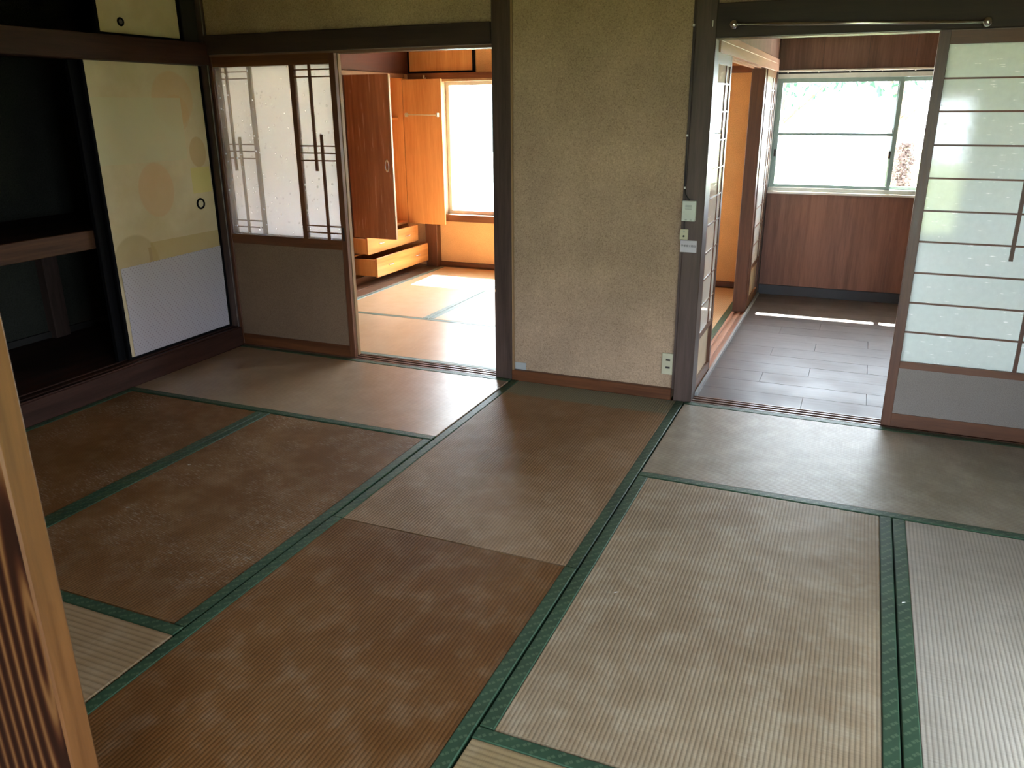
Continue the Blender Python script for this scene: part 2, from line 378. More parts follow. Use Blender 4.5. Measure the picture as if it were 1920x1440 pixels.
def tag(o, label, cat, group=None, kind=None):
    o['label'] = label; o['category'] = cat
    if group: o['group'] = group
    if kind: o['kind'] = kind
    return o
def empty(name, loc, label, cat, group=None, kind=None):
    o = bpy.data.objects.new(name, None); o.location = loc; o.empty_display_size = .1; COL.objects.link(o)
    return tag(o, label, cat, group, kind)
ST = 'structure'

# ------------------------------------------------------------------ floors, walls, ceiling
CZ = 2.45
fl = B('floor', -3.0, 3.0, -5.6, 3.0, -.12, -.034, BRD)
tag(fl, 'dark board subfloor under the straw mats', 'floor', kind=ST)
B('closet_board', -2.80, -1.96, -2.0, 0, -.034, .112, DKY, fl)
# bedroom board strip before the wardrobe
B('board', -2.75, -2.065, .10, 2.87, -.034, 0, BRD, fl, .002)
B('board', -2.062, -1.925, .10, 2.87, -.034, 0, BRD, fl, .002)

# vinyl planks of the side room
y = .105; row = 0
while y < 2.71:
    x = .985 - [.38, .08, .62][row % 3]
    while x < 2.94:
        a, b = max(x, .985), min(x+.9, 2.94)
        if b-a > .02: B('plank', a+.0006, b-.0006, y+.0006, min(y+.178, 2.72)-.0006, -.034, -.002 + random.uniform(-.0004, .0004), VIN, fl, .0008)
        x += .9
    y += .178; row += 1

def upper(bm): return bm
w = empty('wall_back', (.45, .05, 0), 'brown sand plaster wall between the two doorways', 'wall', kind=ST)
B('plaster_panel', .0, .88, .022, .085, .0, CZ, WAL, w)
B('plaster_panel', -1.96, -.10, .022, .085, 1.80, CZ, WAL, w)
B('plaster_panel', .985, 2.90, .022, .085, 1.80, CZ, WAL, w)
B('plaster_panel', .0, .88, .086, .10, .0, CZ, WALO, w, label='orange plaster on the far side')
# grey filler patch at the foot of the plaster
B('filler_patch', .012, .075, .018, .0225, .055, .094, plain('grey_filler', (.36, .38, .38), .8), w, label='grey filler patch')

tag(B('baseboard_back', .0, .88, -.004, .024, -.02, .054, RBX, bev=.002), 'thin red-brown floor rail below the plaster between the doorways', 'baseboard', kind=ST)
tag(B('trim_1', -.10, .002, 0, .10, -.03, CZ, DK, bev=.003), 'dark wooden post right of the left doorway', 'post', kind=ST)
B('edge_strip', .002, .010, -.001, .012, .0, CZ, TAN, bpy.data.objects['trim_1'])
tag(B('trim_2', .893, .985, -.002, .10, -.03, CZ, DK, bev=.003), 'dark wooden post carrying the intercom, left of the right doorway', 'post', kind=ST)
tag(B('trim_3', -1.965, -1.885, .0, .10, -.03, CZ, DK, bev=.003), 'dark corner post between printed closet door and lattice doors', 'post', kind=ST)
t = tag(B('trim_4', -1.885, -.10, -.016, .022, 1.713, 1.815, DKX, bev=.003), 'dark lintel beam over the left doorway', 'beam', kind=ST)
for y0, y1 in ((.022, .030), (.046, .052), (.078, .084), (.098, .104)): B('track_rail', -1.885, -.10, y0, y1, 1.70, 1.80, TRK, t)
B('track_bed', -1.885, -.10, .022, .104, 1.716, 1.80, DKX, t)
t = tag(B('trim_5', .985, 2.90, -.016, .022, 1.703, 1.842, DKX, bev=.003), 'dark lintel beam over the right doorway', 'beam', kind=ST)
for y0, y1 in ((.022, .030), (.046, .052), (.078, .084), (.098, .104)): B('track_rail', .985, 2.90, y0, y1, 1.700, 1.80, TRK, t)
B('track_bed', .985, 2.90, .022, .104, 1.712, 1.80, DKX, t)
# thresholds with their sliding grooves
for nm, x0, x1, lb in (('trim_6', -1.885, -.10, 'grooved wooden threshold under the left doorway'), ('trim_7', .985, 2.90, 'grooved wooden threshold under the right doorway')):
    t = tag(B(nm, x0, x1, .002, .104, -.034, -.010, DKX), lb, 'threshold', kind=ST)
    for y0, y1 in ((.002, .014), (.034, .048), (.068, .080), (.094, .104)): B('ridge', x0, x1, y0, y1, -.010, .0, TRK, t, .0012)

# left wall of the main room
w = empty('wall_left', (-1.93, -2.5, 0), 'closet wall on the left with plaster beyond the frame', 'wall', kind=ST)
B('plaster_panel', -1.99, -1.93, -3.12, -1.75, .12, CZ, WAL, w)
B('plaster_panel', -1.99, -1.93, -1.75, -.0, 2.20, CZ, WAL, w)
tag(B('trim_8', -1.97, -1.862, -3.12, -.0, 1.657, 1.775, DKY, bev=.003), 'reddish dark beam between lower closet and upper cupboard', 'beam', kind=ST)
t = tag(B('trim_9', -2.0, -1.860, -3.12, .0, -.034, .112, DKY, bev=.003), 'dark wooden sill board along the foot of the closet', 'sill', kind=ST)
for x0, x1 in ((-1.885, -1.868), (-1.93, -1.905), (-1.985, -1.965)): B('ridge', x0, x1, -1.75, -.01, .112, .1185, DKY, t)
tag(B('trim_10', -1.99, -1.89, -1.85, -1.75, .112, CZ, DK, bev=.003), 'dark post at the far left of the closet opening', 'post', kind=ST)
# closet carcass
w = empty('wall_closet', (-2.8, -1, 0), 'plaster lining inside the open closet, darkened in colour for its shade', 'wall', kind=ST)
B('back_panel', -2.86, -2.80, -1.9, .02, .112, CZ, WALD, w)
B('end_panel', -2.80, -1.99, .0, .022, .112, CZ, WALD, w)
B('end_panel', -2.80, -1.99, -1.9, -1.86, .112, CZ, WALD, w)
B('inner_post', -2.80, -2.74, -.62, -.52, .112, .80, DK, w)
B('skirting', -2.80, -2.78, -1.86, .0, .112, .15, BLKM, w)
B('cupboard_floor', -2.80, -1.97, -1.86, .0, 1.70, 1.776, DKY, w)
B('cupboard_top', -2.80, -1.93, -1.86, .0, 2.30, 2.33, DKY, w)
sh = empty('closet_shelf', (-2.4, -.9, .80), 'dark wooden shelf across the middle of the open closet', 'shelf')
B('front_rail', -2.03, -1.998, -1.86, -.002, .735, .832, wood('shelf_rail_wood', (.06, .028, .016), (.13, .062, .036), 'Y', .6, spec=.2), sh, .003)
B('shelf_board', -2.80, -2.03, -1.86, -.002, .795, .826, DKY, sh)

# partition post and rear wall
npst = tag(obj('trim_11', bx(BM(), .10, .418, -3.115, -3.062, -.03, CZ, .004), NPM), 'strongly grained near post at the left edge of the picture', 'post', kind=ST)
npst.data.materials.append(NPS)
for p in npst.data.polygons:
    if p.normal.x > .5: p.material_index = 1
w = empty('wall_front', (-.8, -3.1, 0), 'plaster partition left of the near post', 'wall', kind=ST)
B('plaster_panel', -1.99, .10, -3.13, -3.07, -.03, CZ, WAL, w)
B('plaster_panel', .43, 2.90, -3.13, -3.07, 2.0, CZ, WAL, w)
B('lintel', .43, 2.90, -3.14, -3.06, 1.9, 2.0, DKX, w)
# right wall with the garden openings
w = empty('wall_right', (2.93, -2, 0), 'plaster wall on the right with garden windows, beyond the frame', 'wall', kind=ST)
for y0, y1, z0, z1 in ((-5.6, -4.4, 0, CZ), (-4.4, -3.5, 0, .6), (-4.4, -3.5, 1.5, CZ), (-3.5, -3.0, 0, CZ), (-3.0, -1.8, 0, .04), (-3.0, -1.8, .58, CZ), (-1.8, 2.99, 0, CZ)):
    B('wall_panel', 2.90, 2.98, y0, y1, z0-.03, z1, WAL, w)
w = empty('wall_rear', (1, -5.6, 0), 'plaster wall of the room behind the camera', 'wall', kind=ST)
for a in ((-1.99, 1.3, -.03, CZ), (2.6, 2.98, -.03, CZ), (1.3, 2.6, -.03, .1), (1.3, 2.6, 1.5, CZ)): B('wall_panel', a[0], a[1], -5.68, -5.6, a[2], a[3], WAL, w)
B('wall_panel', -1.99, -1.93, -5.6, -3.13, -.03, CZ, WAL, w)
c = tag(B('ceiling', -3.0, 3.0, -5.7, 3.0, CZ, CZ+.1, CEIL), 'brown board ceiling above the rooms', 'ceiling', kind=ST)

def side_window(n, y0, y1, z0, z1, label):
    e = empty('window_%d' % n, (2.94, (y0+y1)/2, z0), label, 'window', kind=ST)
    ym = (y0+y1)/2
    B('window_frame', 2.90, 2.98, y0, y1, z0, z0+.03, ALU, e); B('window_frame', 2.90, 2.98, y0, y1, z1-.03, z1, ALU, e)
    B('window_frame', 2.90, 2.98, y0, y0+.03, z0+.03, z1-.03, ALU, e); B('window_frame', 2.90, 2.98, y1-.03, y1, z0+.03, z1-.03, ALU, e)
    B('sash_stile', 2.92, 2.95, ym-.02, ym+.02, z0+.03, z1-.03, ALU, e)
    B('glass_pane', 2.934, 2.938, y0+.03, ym-.02, z0+.03, z1-.03, GLS, e); B('glass_pane', 2.934, 2.938, ym+.02, y1-.03, z0+.03, z1-.03, GLS, e)
side_window(5, -4.4, -3.5, .6, 1.5, 'garden window to the right of the camera, out of frame')
side_window(3, -3.0, -1.8, .04, .58, 'low garden window on the right of the mat room, out of frame')
e = empty('window_4', (1.75, -5.64, .1), 'garden window behind the camera, out of frame', 'window', kind=ST)
for a in ((1.30, 1.33, .1, 1.5), (2.57, 2.60, .1, 1.5), (1.33, 2.57, .1, .13), (1.33, 2.57, 1.47, 1.5), (1.93, 1.97, .13, 1.47)): B('window_frame', a[0], a[1], -5.66, -5.62, a[2], a[3], ALU, e)
B('glass_pane', 1.33, 1.93, -5.642, -5.638, .13, 1.47, GLS, e); B('glass_pane', 1.97, 2.57, -5.642, -5.638, .13, 1.47, GLS, e)

# ------------------------------------------------------------------ bedroom (seen through the left doorway)
w = empty('wall_bedroom', (-.5, 2.9, 0), 'orange sand plaster wall around the bedroom window', 'wall', kind=ST)
BX0, BX1 = -1.88, -.08
for x0, x1, z0, z1 in ((-2.8, BX0, -.03, CZ), (BX0, BX1, -.03, .44), (BX0, BX1, 1.70, CZ), (BX1, .90, -.03, CZ)):
    B('plaster_panel', x0, x1, 2.87, 2.99, z0, z1, WALO, w)
B('plaster_panel', -2.8, -2.20, .10, 1.78, -.03, CZ, WALO, w)
B('plaster_panel', -2.8, -2.20, 1.78, 2.87, 1.701, CZ, HDR, w, label='red-brown veneer panel above the wardrobe')
tag(B('baseboard_bedroom', -1.94, .90, 2.85, 2.87, .0, .045, RBX, bev=.002), 'red-brown floor rail under the bedroom window', 'baseboard', kind=ST)
tag(B('trim_12', -2.06, -1.94, 2.79, 2.87, .0, 1.655, RBZ, bev=.003), 'red-brown corner post left of the bedroom window', 'post', kind=ST)
tag(B('trim_13', -2.20, .90, 2.825, 2.87, 1.655, 1.705, RBX, bev=.002), 'red-brown picture rail above the bedroom window', 'rail', kind=ST)
e = empty('window_1', (-1, 2.9, .43), 'bright bedroom window with wooden sill', 'window', kind=ST)
B('window_sill', BX0-.02, BX1+.02, 2.82, 2.99, .425, .487, RBX, e, .002)
B('window_head', BX0, BX1, 2.83, 2.99, 1.635, 1.655, TAN, e)
B('window_jamb', BX0-.005, BX0+.022, 2.83, 2.99, .487, 1.635, TAN, e); B('window_jamb', BX1-.022, BX1+.005, 2.83, 2.99, .487, 1.635, TAN, e)
bxm = (BX0+BX1)/2
def sash(e, x0, x1, yy, z0, z1, mat=ALUW, wd=.032, midz=None):
    f = B('sash_frame', x0, x0+wd, yy, yy+.022, z0, z1, mat, e)
    B('sash_frame', x1-wd, x1, yy, yy+.022, z0, z1, mat, e)
    B('sash_frame', x0+wd, x1-wd, yy, yy+.022, z0, z0+wd, mat, e); B('sash_frame', x0+wd, x1-wd, yy, yy+.022, z1-wd, z1, mat, e)
    if midz:
        B('sash_bar', x0+wd, x1-wd, yy, yy+.022, midz-.009, midz+.009, mat, e)
        B('glass_pane', x0+wd, x1-wd, yy+.009, yy+.013, z0+wd, midz-.009, GLS, e)
        B('glass_pane', x0+wd, x1-wd, yy+.009, yy+.013, midz+.009, z1-wd, GLS, e)
    else: B('glass_pane', x0+wd, x1-wd, yy+.009, yy+.013, z0+wd, z1-wd, GLS, e)
sash(e, BX0+.022, bxm+.02, 2.90, .487, 1.635); sash(e, bxm-.02, BX1-.022, 2.935, .487, 1.635)

# overhead cupboard on the back wall
cb = empty('overhead_cupboard', (-1.87, 2.85, 1.71), 'cupboard door high on the orange wall, black edged, above the window', 'cupboard')
B('door_panel', -2.20, -1.565, 2.848, 2.868, 1.722, 2.12, DIN, cb)
B('frame_strip', -2.20, -1.545, 2.842, 2.868, 1.706, 1.722, BLK, cb); B('frame_strip', -1.565, -1.545, 2.842, 2.868, 1.722, 2.14, BLK, cb)
B('frame_strip', -2.20, -1.565, 2.842, 2.868, 2.12, 2.14, BLK, cb); B('frame_strip', -2.20, -2.185, 2.842, 2.848, 1.722, 2.12, BLK, cb)
hk = obj('coat_hook', BM(), PLC); bm = BM()
bm = path(BM(), [(-2.03, 2.82, 1.676), (-2.022, 2.80, 1.664), (-2.006, 2.795, 1.655), (-1.998, 2.80, 1.668)], .0045, 8); bx(bm, -2.036, -2.022, 2.815, 2.825, 1.664, 1.69, .002)
bm.to_mesh(hk.data); bm.free(); tag(hk, 'small pink plastic hook on the rail above the open wardrobe door', 'hook')

# wardrobe
wd = empty('wardrobe', (-2.2, 2.25, 0), 'built-in orange plywood wardrobe, doors open and two drawers pulled out', 'wardrobe')
bm = BM()
for a in ((-2.74, -2.20, 1.78, 1.80, .0, 1.70), (-2.74, -2.20, 2.72, 2.74, .0, 1.70), (-2.74, -2.20, 1.80, 2.72, 1.68, 1.70), (-2.74, -2.20, 1.80, 2.72, .405, .425), (-2.74, -2.20, 1.80, 2.72, .02, .04), (-2.74, -2.20, 1.80, 2.72, .238, .247)):
    bx(bm, *a)
obj('carcass', bm, DIN, wd)
B('back_board', -2.76, -2.74, 1.78, 2.74, .0, 1.70, DIN, wd)
B('face_rail', -2.20, -2.185, 1.78, 2.74, 1.665, 1.70, RBY, wd); B('face_rail', -2.20, -2.185, 1.78, 2.74, .0, .055, RBY, wd)
B('inner_shelf', -2.72, -2.25, 1.80, 2.72, 1.32, 1.335, DIN, wd)
B('hanging_rail', -2.50, -2.475, 1.80, 2.72, 1.26, 1.285, DIN, wd)
dl = B('door', -2.185, -1.785, 1.800, 1.822, .405, 1.665, DOR, wd, .002, label='left door standing open, its glossy red-brown face showing')
bm = ring(BM(), (-1.828, 1.797, .985), .016, .0035, 'Y'); 
for v in bm.verts: v.co.z = .985+(v.co.z-.985)*2.6
obj('door_handle', bm, CHR, dl, label='oval metal pull handle', smooth=True)
B('door_edge', -1.785, -1.777, 1.800, 1.822, .405, 1.665, TAN, dl)
B('door_stile', -2.20, -2.185, 1.79, 1.812, .405, 1.665, RBZ, dl)
dr = B('door', -2.195, -1.812, 2.722, 2.742, .405, 1.655, DIN, wd, .002, label='right door open flat to the wall, pale inner face with a towel bar')
obj('towel_bar', tube(BM(), (-2.17, 2.69, 1.361), (-1.838, 2.69, 1.357), .004), PLC, dr, smooth=True)
for x in (-2.155, -1.843): obj('bar_bracket', bx(BM(), x-.008, x+.008, 2.685, 2.722, 1.342, 1.376, .002), PLC, dr)
def drawer(xf, y0, y1, z0, z1, lb):
    d = B('drawer', xf, xf+.018, y0, y1, z0, z1, DINY, wd, .002, label=lb)
    B('drawer_side', xf-.42, xf, y0+.004, y0+.018, z0+.006, z1-.012, DIN, d); B('drawer_side', xf-.42, xf, y1-.018, y1-.004, z0+.006, z1-.012, DIN, d)
    B('drawer_bottom', xf-.42, xf, y0+.018, y1-.018, z0+.006, z0+.014, DIN, d)
    for f in (.25, .77):
        yc = y0+(y1-y0)*f; zc = (z0+z1)/2
        bm = BM()
        for i in range(9):
            a0, a1 = math.pi*i/9, math.pi*(i+1)/9
            tube(bm, (xf+.018+.014*math.sin(a0), yc-.036*math.cos(a0), zc), (xf+.018+.014*math.sin(a1), yc-.036*math.cos(a1), zc), .004, 8)
        obj('drawer_handle', bm, CHR, d, smooth=True)
    return d
drawer(-2.098, 1.835, 2.69, .255, .400, 'upper drawer, pulled out a little')
drawer(-2.018, 1.835, 2.72, .072, .230, 'lower drawer, pulled out further')

# ------------------------------------------------------------------ side room (seen through the right doorway)
w = empty('wall_side_room', (1.9, 2.78, 0), 'walnut panelled wall around the side room window', 'wall', kind=ST)
CX0, CX1, CS, CH = .965, 2.80, .800, 1.635
x = .98
k = 0
while x < 2.89:
    x1 = min(x+.302, 2.90)
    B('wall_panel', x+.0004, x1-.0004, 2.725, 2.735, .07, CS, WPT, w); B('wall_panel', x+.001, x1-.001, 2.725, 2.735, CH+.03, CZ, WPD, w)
    x = x1; k += 1
B('wall_core', .90, 2.98, 2.735, 2.84, -.03, CS, BLKM, w); B('wall_core', .90, 2.98, 2.735, 2.84, CH, CZ, BLKM, w)
B('wall_core', .90, CX0, 2.735, 2.84, CS, CH, BLKM, w); B('wall_core', CX1, 2.98, 2.735, 2.84, CS, CH, BLKM, w)
tag(B('baseboard_side_room', .985, 2.90, 2.71, 2.725, -.002, .075, plain('black_vinyl_skirting', (.025, .026, .032), .5), bev=.002), 'black vinyl skirting under the walnut panelling', 'baseboard', kind=ST)
tag(B('trim_14', .985, 2.90, 2.690, 2.725, 1.648, 1.662, WHT, bev=.002), 'white curtain rail above the side room window', 'rail', kind=ST)
for i in range(9): B('rail_runner', 1.05+i*.21, 1.058+i*.21, 2.684, 2.692, 1.640, 1.652, WHT, bpy.data.objects['trim_14'])
tag(B('trim_15', .955, .985, 2.66, 2.725, -.002, CZ, DK, bev=.002), 'dark corner trim in the far left of the side room', 'trim', kind=ST)
e = empty('window_2', (1.88, 2.78, CS), 'two-pane aluminium window above walnut panelling', 'window', kind=ST)
B('window_sill', CX0, CX1, 2.70, 2.84, CS-.018, CS, WHT, e, .002)
B('window_frame', CX0, CX1, 2.725, 2.84, CS, CS+.028, ALUW, e); B('window_frame', CX0, CX1, 2.72, 2.84, CH-.03, CH, ALUW, e)
B('window_frame', CX0, CX0+.028, 2.725, 2.84, CS+.028, CH-.03, ALU, e); B('window_frame', CX1-.028, CX1, 2.725, 2.84, CS+.028, CH-.03, ALU, e)
sash(e, CX0+.028, 1.838, 2.745, CS+.020, CH-.03, ALU, .030, 1.215)
sash(e, 1.80, CX1-.028, 2.782, CS+.020, CH-.03, ALU, .030)
for z in (1.08,): B('sash_latch', 1.003, 1.018, 2.730, 2.746, z-.026, z+.026, BLKM, e); B('sash_latch', 1.797, 1.812, 2.730, 2.746, z-.03, z+.022, BLKM, e)
B('window_lock', 1.800, 1.807, 2.728, 2.746, 1.226, 1.262, BLKM, e)

# divider between bedroom and side room
w = empty('wall_divider', (.94, 1.4, 0), 'panelled header wall over the glazed doors of the side room', 'wall', kind=ST)
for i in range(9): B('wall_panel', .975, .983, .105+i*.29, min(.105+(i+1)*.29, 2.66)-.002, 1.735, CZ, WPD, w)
B('plaster_panel', .895, .973, .10, 2.87, 1.735, CZ, WALO, w)
B('plaster_panel', .90, .95, 2.66, 2.87, .0, 1.735, WALO, w)
t = tag(B('trim_16', .890, .992, .104, 2.66, 1.700, 1.735, TRKY, bev=.002), 'pale grooved door head rail along the side room', 'rail', kind=ST)
for x0, x1 in ((.975, .992), (.938, .950), (.890, .905)): B('track_rail', x0, x1, .104, 2.66, 1.652, 1.70, TRKY, t)
t = tag(B('trim_17', .885, .984, .104, 2.66, -.034, -.010, TRKY), 'pale grooved threshold along the side room doors', 'threshold', kind=ST)
for x0, x1 in ((.968, .984), (.930, .944), (.885, .902)): B('ridge', x0, x1, .104, 2.66, -.010, .0, TRKY, t)
tag(B('trim_18', .885, .975, 2.02, 2.10, .0, 1.652, RBZ, bev=.003), 'slim red-brown post standing between the side room glass doors', 'post', kind=ST)
tag(B('trim_19', .984, .998, .104, 2.66, -.002, .018, plain('grey_floor_strip', (.25, .26, .26), .5)), 'grey edging strip at the foot of the side room doors', 'trim', kind=ST)

# ------------------------------------------------------------------ sliding doors
BARZ = [1.521, 1.394, 1.261, 1.127, .992, .860, .724, .590, .456]
def panel_door(n, axis, p0, u0, u1, label, glass, board, bars, verts, mull=None, hz=(.0755, .065), zt=1.703, mats=None, d=.028, glass_z=(.70, 1.648), rails=(.645, .070), lat_side=-1, wst=.036):
    """a sliding door whose plane lies across axis at p0; bars = [(u0,u1,z)], verts = [(u,z0,z1)]"""
    frm = mats or RBZ
    loc = ((u0+u1)/2, p0, 0) if axis == 'X' else (p0, (u0+u1)/2, 0)
    e = empty('door_%d' % n, loc, label, 'door', kind=ST)
    def P(nm, a0, a1, v0, v1, z0, z1, m, bev=0.):
        if axis == 'X': return B(nm, a0, a1, p0+v0, p0+v1, z0, z1, m, e, bev)
        return B(nm, p0+v0, p0+v1, a0, a1, z0, z1, m, e, bev)
    lm = RBX if axis == 'X' else RBY
    z0 = .003; gz0, gz1 = glass_z; rb, bb = rails
    P('stile', u0, u0+wst, 0, d, z0, zt, frm, .0015); P('stile', u1-wst, u1, 0, d, z0, zt, frm, .0015)
    P('top_rail', u0+wst, u1-wst, .001, d-.001, gz1, zt, lm); P('middle_rail', u0+wst, u1-wst, .001, d-.001, rb, gz0, lm)
    P('bottom_rail', u0+wst, u1-wst, .001, d-.001, z0, bb, lm)
    P('lower_board', u0+wst, u1-wst, .006, .013, bb, rb, board)
    g0 = .013 if lat_side < 0 else .0195
    P('glass_pane', u0+wst, u1-wst, g0, g0+.003, gz0, gz1, glass)
    l0, l1 = (.003, .012) if lat_side < 0 else (.0225, .0265)
    if mull: P('mullion', mull[0], mull[1], .001, d-.001, gz0, gz1, frm)
    for a, b, z in bars: P('lattice_bar', a, b, l0, l1, z-.0035, z+.0035, lm)
    for u, a, b in verts: P('lattice_bar', u-.0075, u+.0075, l0-.002 if lat_side < 0 else l0, l1 if lat_side < 0 else l1+.001, a, b, frm)
    return e
HZ = [1.622, 1.585, 1.222, 1.183, 1.143, .777, .738]
panel_door(1, 'X', .014, -1.90, -1.030, 'front lattice glass door of the left doorway, lattice at its right', FR1, CLO,
           [(-1.302, -1.066, z) for z in HZ], [(-1.200, 1.085, 1.648), (-1.154, .70, 1.283)], (-1.332, -1.302))
panel_door(2, 'X', .064, -1.895, -1.040, 'rear lattice glass door behind the front one, lattice at its left', FR0, CLO,
           [(-1.859, -1.665, z) for z in HZ], [(-1.818, 1.07, 1.648), (-1.772, .70, 1.264)], (-1.665, -1.637), mats=TAN)
# finger groove on the front one
bd = bpy.data.objects['door_1']
B('finger_pull', -1.056, -1.044, .0125, .0145, .70, .775, BLKM, bd)
panel_door(3, 'X', .012, 1.868, 2.895, 'wide-barred glass door half closing the right doorway', FR2, CLOG,
           [(1.910, 2.853, z) for z in BARZ], [(2.266, .797, 1.648), (2.36, .318, 1.13)], None, zt=1.700, glass_z=(.318, 1.650), rails=(.286, .066), wst=.042)
panel_door(4, 'Y', .952, .112, .545, 'glass door on the left of the side room, next to the post with switches', FR3, CRM,
           [(.152, .505, z) for z in BARZ], [(.40, .318, 1.605)], None, zt=1.652, glass_z=(.318, 1.605), rails=(.286, .066), lat_side=1, wst=.04)
panel_door(5, 'Y', .952, 2.105, 2.655, 'glass door at the far left corner of the side room', FR3, CRM,
           [(2.145, 2.615, z) for z in BARZ], [(2.5, .318, 1.605)], None, zt=1.652, glass_z=(.318, 1.605), rails=(.286, .066), lat_side=1, wst=.04)

# printed closet door
d = empty('door_6', (-1.94, -.4, .12), 'cream sliding closet door with faint printed circles and a dotted patch', 'door', kind=ST)
B('paper_panel', -1.946, -1.938, -.797, -.020, .128, 1.655, FUS, d)
B('frame_strip', -1.954, -1.932, -.815, -.797, .119, 1.655, BLK, d, .002); B('frame_strip', -1.954, -1.932, -.020, -.002, .119, 1.655, BLK, d, .002)
B('frame_strip', -1.954, -1.932, -.797, -.020, .119, .130, BLK, d)
obj('finger_pull', ring(BM(), (-1.937, -.135, .893), .027, .006), BLK, d, smooth=True)
obj('pull_cup', tube(BM(), (-1.9385, -.135, .893), (-1.9365, -.135, .893), .024, 24), PLC, d)
bm = BM()
vs = [(-.777, .617), (-.021, .628), (-.0215, .40), (-.026, .131), (-.60, .131), (-.672, .1305), (-.678, .123), (-.775, .121), (-.772, .36)]
f1 = [bm.verts.new((-1.9345, a, b)) for a, b in vs]; f2 = [bm.verts.new((-1.9355, a, b)) for a, b in vs]
bm.faces.new(f1); bm.faces.new(f2[::-1])
for i in range(len(vs)): bm.faces.new((f1[i], f2[i], f2[(i+1) % len(vs)], f1[(i+1) % len(vs)]))
obj('dotted_sheet', bm, DOT, d, label='white sheet with tiny dots pasted over the foot of the door')
# dark second closet door, slid behind the first
d = empty('door_7', (-1.965, -.5, .12), 'black edged second closet door slid behind the printed one', 'door', kind=ST)
B('paper_panel', -1.978, -1.970, -.80, -.06, .128, 1.655, FUS, d); B('frame_strip', -1.986, -1.962, -.862, -.80, .119, 1.655, BLK, d, .002)
B('frame_strip', -1.986, -1.962, -.06, -.04, .119, 1.655, BLK, d)
# upper cupboard door
d = empty('door_8', (-1.94, -.4, 1.78), 'small cream cupboard door above the beam with a round pull', 'door', kind=ST)
B('paper_panel', -1.946, -1.938, -.668, -.130, 1.792, 2.19, FUS, d)
B('frame_strip', -1.954, -1.932, -.685, -.668, 1.777, 2.20, BLK, d); B('frame_strip', -1.954, -1.932, -.130, -.110, 1.777, 2.20, BLK, d)
B('frame_strip', -1.954, -1.932, -.668, -.130, 1.777, 1.792, BLK, d)
obj('finger_pull', ring(BM(), (-1.937, -.528, 1.847), .017, .005), BLK, d, smooth=True)
obj('pull_cup', tube(BM(), (-1.9385, -.528, 1.847), (-1.936, -.528, 1.847), .016, 20), plain('dull_metal', (.12, .10, .11), .5), d)
tag(B('trim_20', -1.975, -1.925, -.110, .0, 1.775, 2.20, BLKM), 'black upright between upper cupboard and corner', 'trim', kind=ST)

# ------------------------------------------------------------------ straw mats
def mat_(x0, x1, y0, y1, ribs, m, label, dz=0., g=.0022, group=None, borders=(1, 1), cloth=None):
    loc = ((x0+x1)/2, (y0+y1)/2, -.032)
    HY_, HX_ = (cloth, cloth) if cloth else (HY, HX)
    e = empty('tatami_mat', loc, label, 'mat')
    if group: e['group'] = group
    a, b, c_, d_ = x0+g, x1-g, y0+g, y1-g; bw = .039; zt = dz
    if ribs == 'Y':
        s0 = a+(bw if borders[0] else 0); s1 = b-(bw if borders[1] else 0)
        obj('woven_surface', bx(BM(), s0, s1, c_, d_, -.033, zt-.001, .0035), m, e)
        if borders[0]: obj('cloth_border', bx(BM(), a, s0+.001, c_-.0008, d_+.0008, -.033, zt+.0006, .0025), HY_, e)
        if borders[1]: obj('cloth_border', bx(BM(), s1-.001, b, c_-.0008, d_+.0008, -.033, zt+.0006, .0025), HY_, e)
    else:
        s0 = c_+(bw if borders[0] else 0); s1 = d_-(bw if borders[1] else 0)
        obj('woven_surface', bx(BM(), a, b, s0, s1, -.033, zt-.001, .0035), m, e)
        if borders[0]: obj('cloth_border', bx(BM(), a-.0008, b+.0008, c_, s0+.001, -.033, zt+.0006, .0025), HX_, e)
        if borders[1]: obj('cloth_border', bx(BM(), a-.0008, b+.0008, s1-.001, d_, -.033, zt+.0006, .0025), HX_, e)
    return e
T = {}
T['back'] = tatami('rush_back', 'X', (.34, .23, .13), (.44, .33, .22), wear=.2, rough=.33, spec=1., bs=.3, ior=1.85)
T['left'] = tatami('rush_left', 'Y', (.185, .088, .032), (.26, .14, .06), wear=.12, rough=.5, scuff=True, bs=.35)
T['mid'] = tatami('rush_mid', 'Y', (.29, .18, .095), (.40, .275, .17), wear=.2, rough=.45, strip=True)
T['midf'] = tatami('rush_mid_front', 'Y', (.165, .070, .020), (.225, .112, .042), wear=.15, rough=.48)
T['rback'] = tatami('rush_right_back', 'X', (.30, .25, .175), (.39, .34, .265), wear=.35, rough=.36, spec=.4, bs=.35)
T['right'] = tatami('rush_right', 'Y', (.33, .24, .15), (.44, .35, .24), wear=.45, rough=.45, bs=.38)
T['right2'] = tatami('rush_right_pale', 'Y', (.40, .36, .30), (.48, .44, .38), wear=.3, rough=.45, bs=.33)
T['fl'] = tatami('rush_front_left', 'X', (.34, .235, .13), (.42, .31, .19), wear=.2, rib=.019, rough=.5)
T['fr'] = tatami('rush_front_right', 'X', (.33, .24, .12), (.40, .30, .17), wear=.2, rib=.017, rough=.5)
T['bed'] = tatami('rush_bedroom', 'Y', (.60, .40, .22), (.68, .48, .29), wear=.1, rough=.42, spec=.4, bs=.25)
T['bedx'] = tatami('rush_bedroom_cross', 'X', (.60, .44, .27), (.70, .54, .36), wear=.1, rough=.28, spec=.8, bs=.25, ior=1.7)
mat_(-1.857, -.002, -.932, .0, 'X', T['back'], 'straw mat lying crosswise before the left doorway')
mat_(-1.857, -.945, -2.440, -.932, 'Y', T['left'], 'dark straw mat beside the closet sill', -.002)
mat_(-.945, -.002, -2.440, -.932, 'Y', T['left'], 'scuffed brown straw mat with pale scratches, second from the closet', -.001)
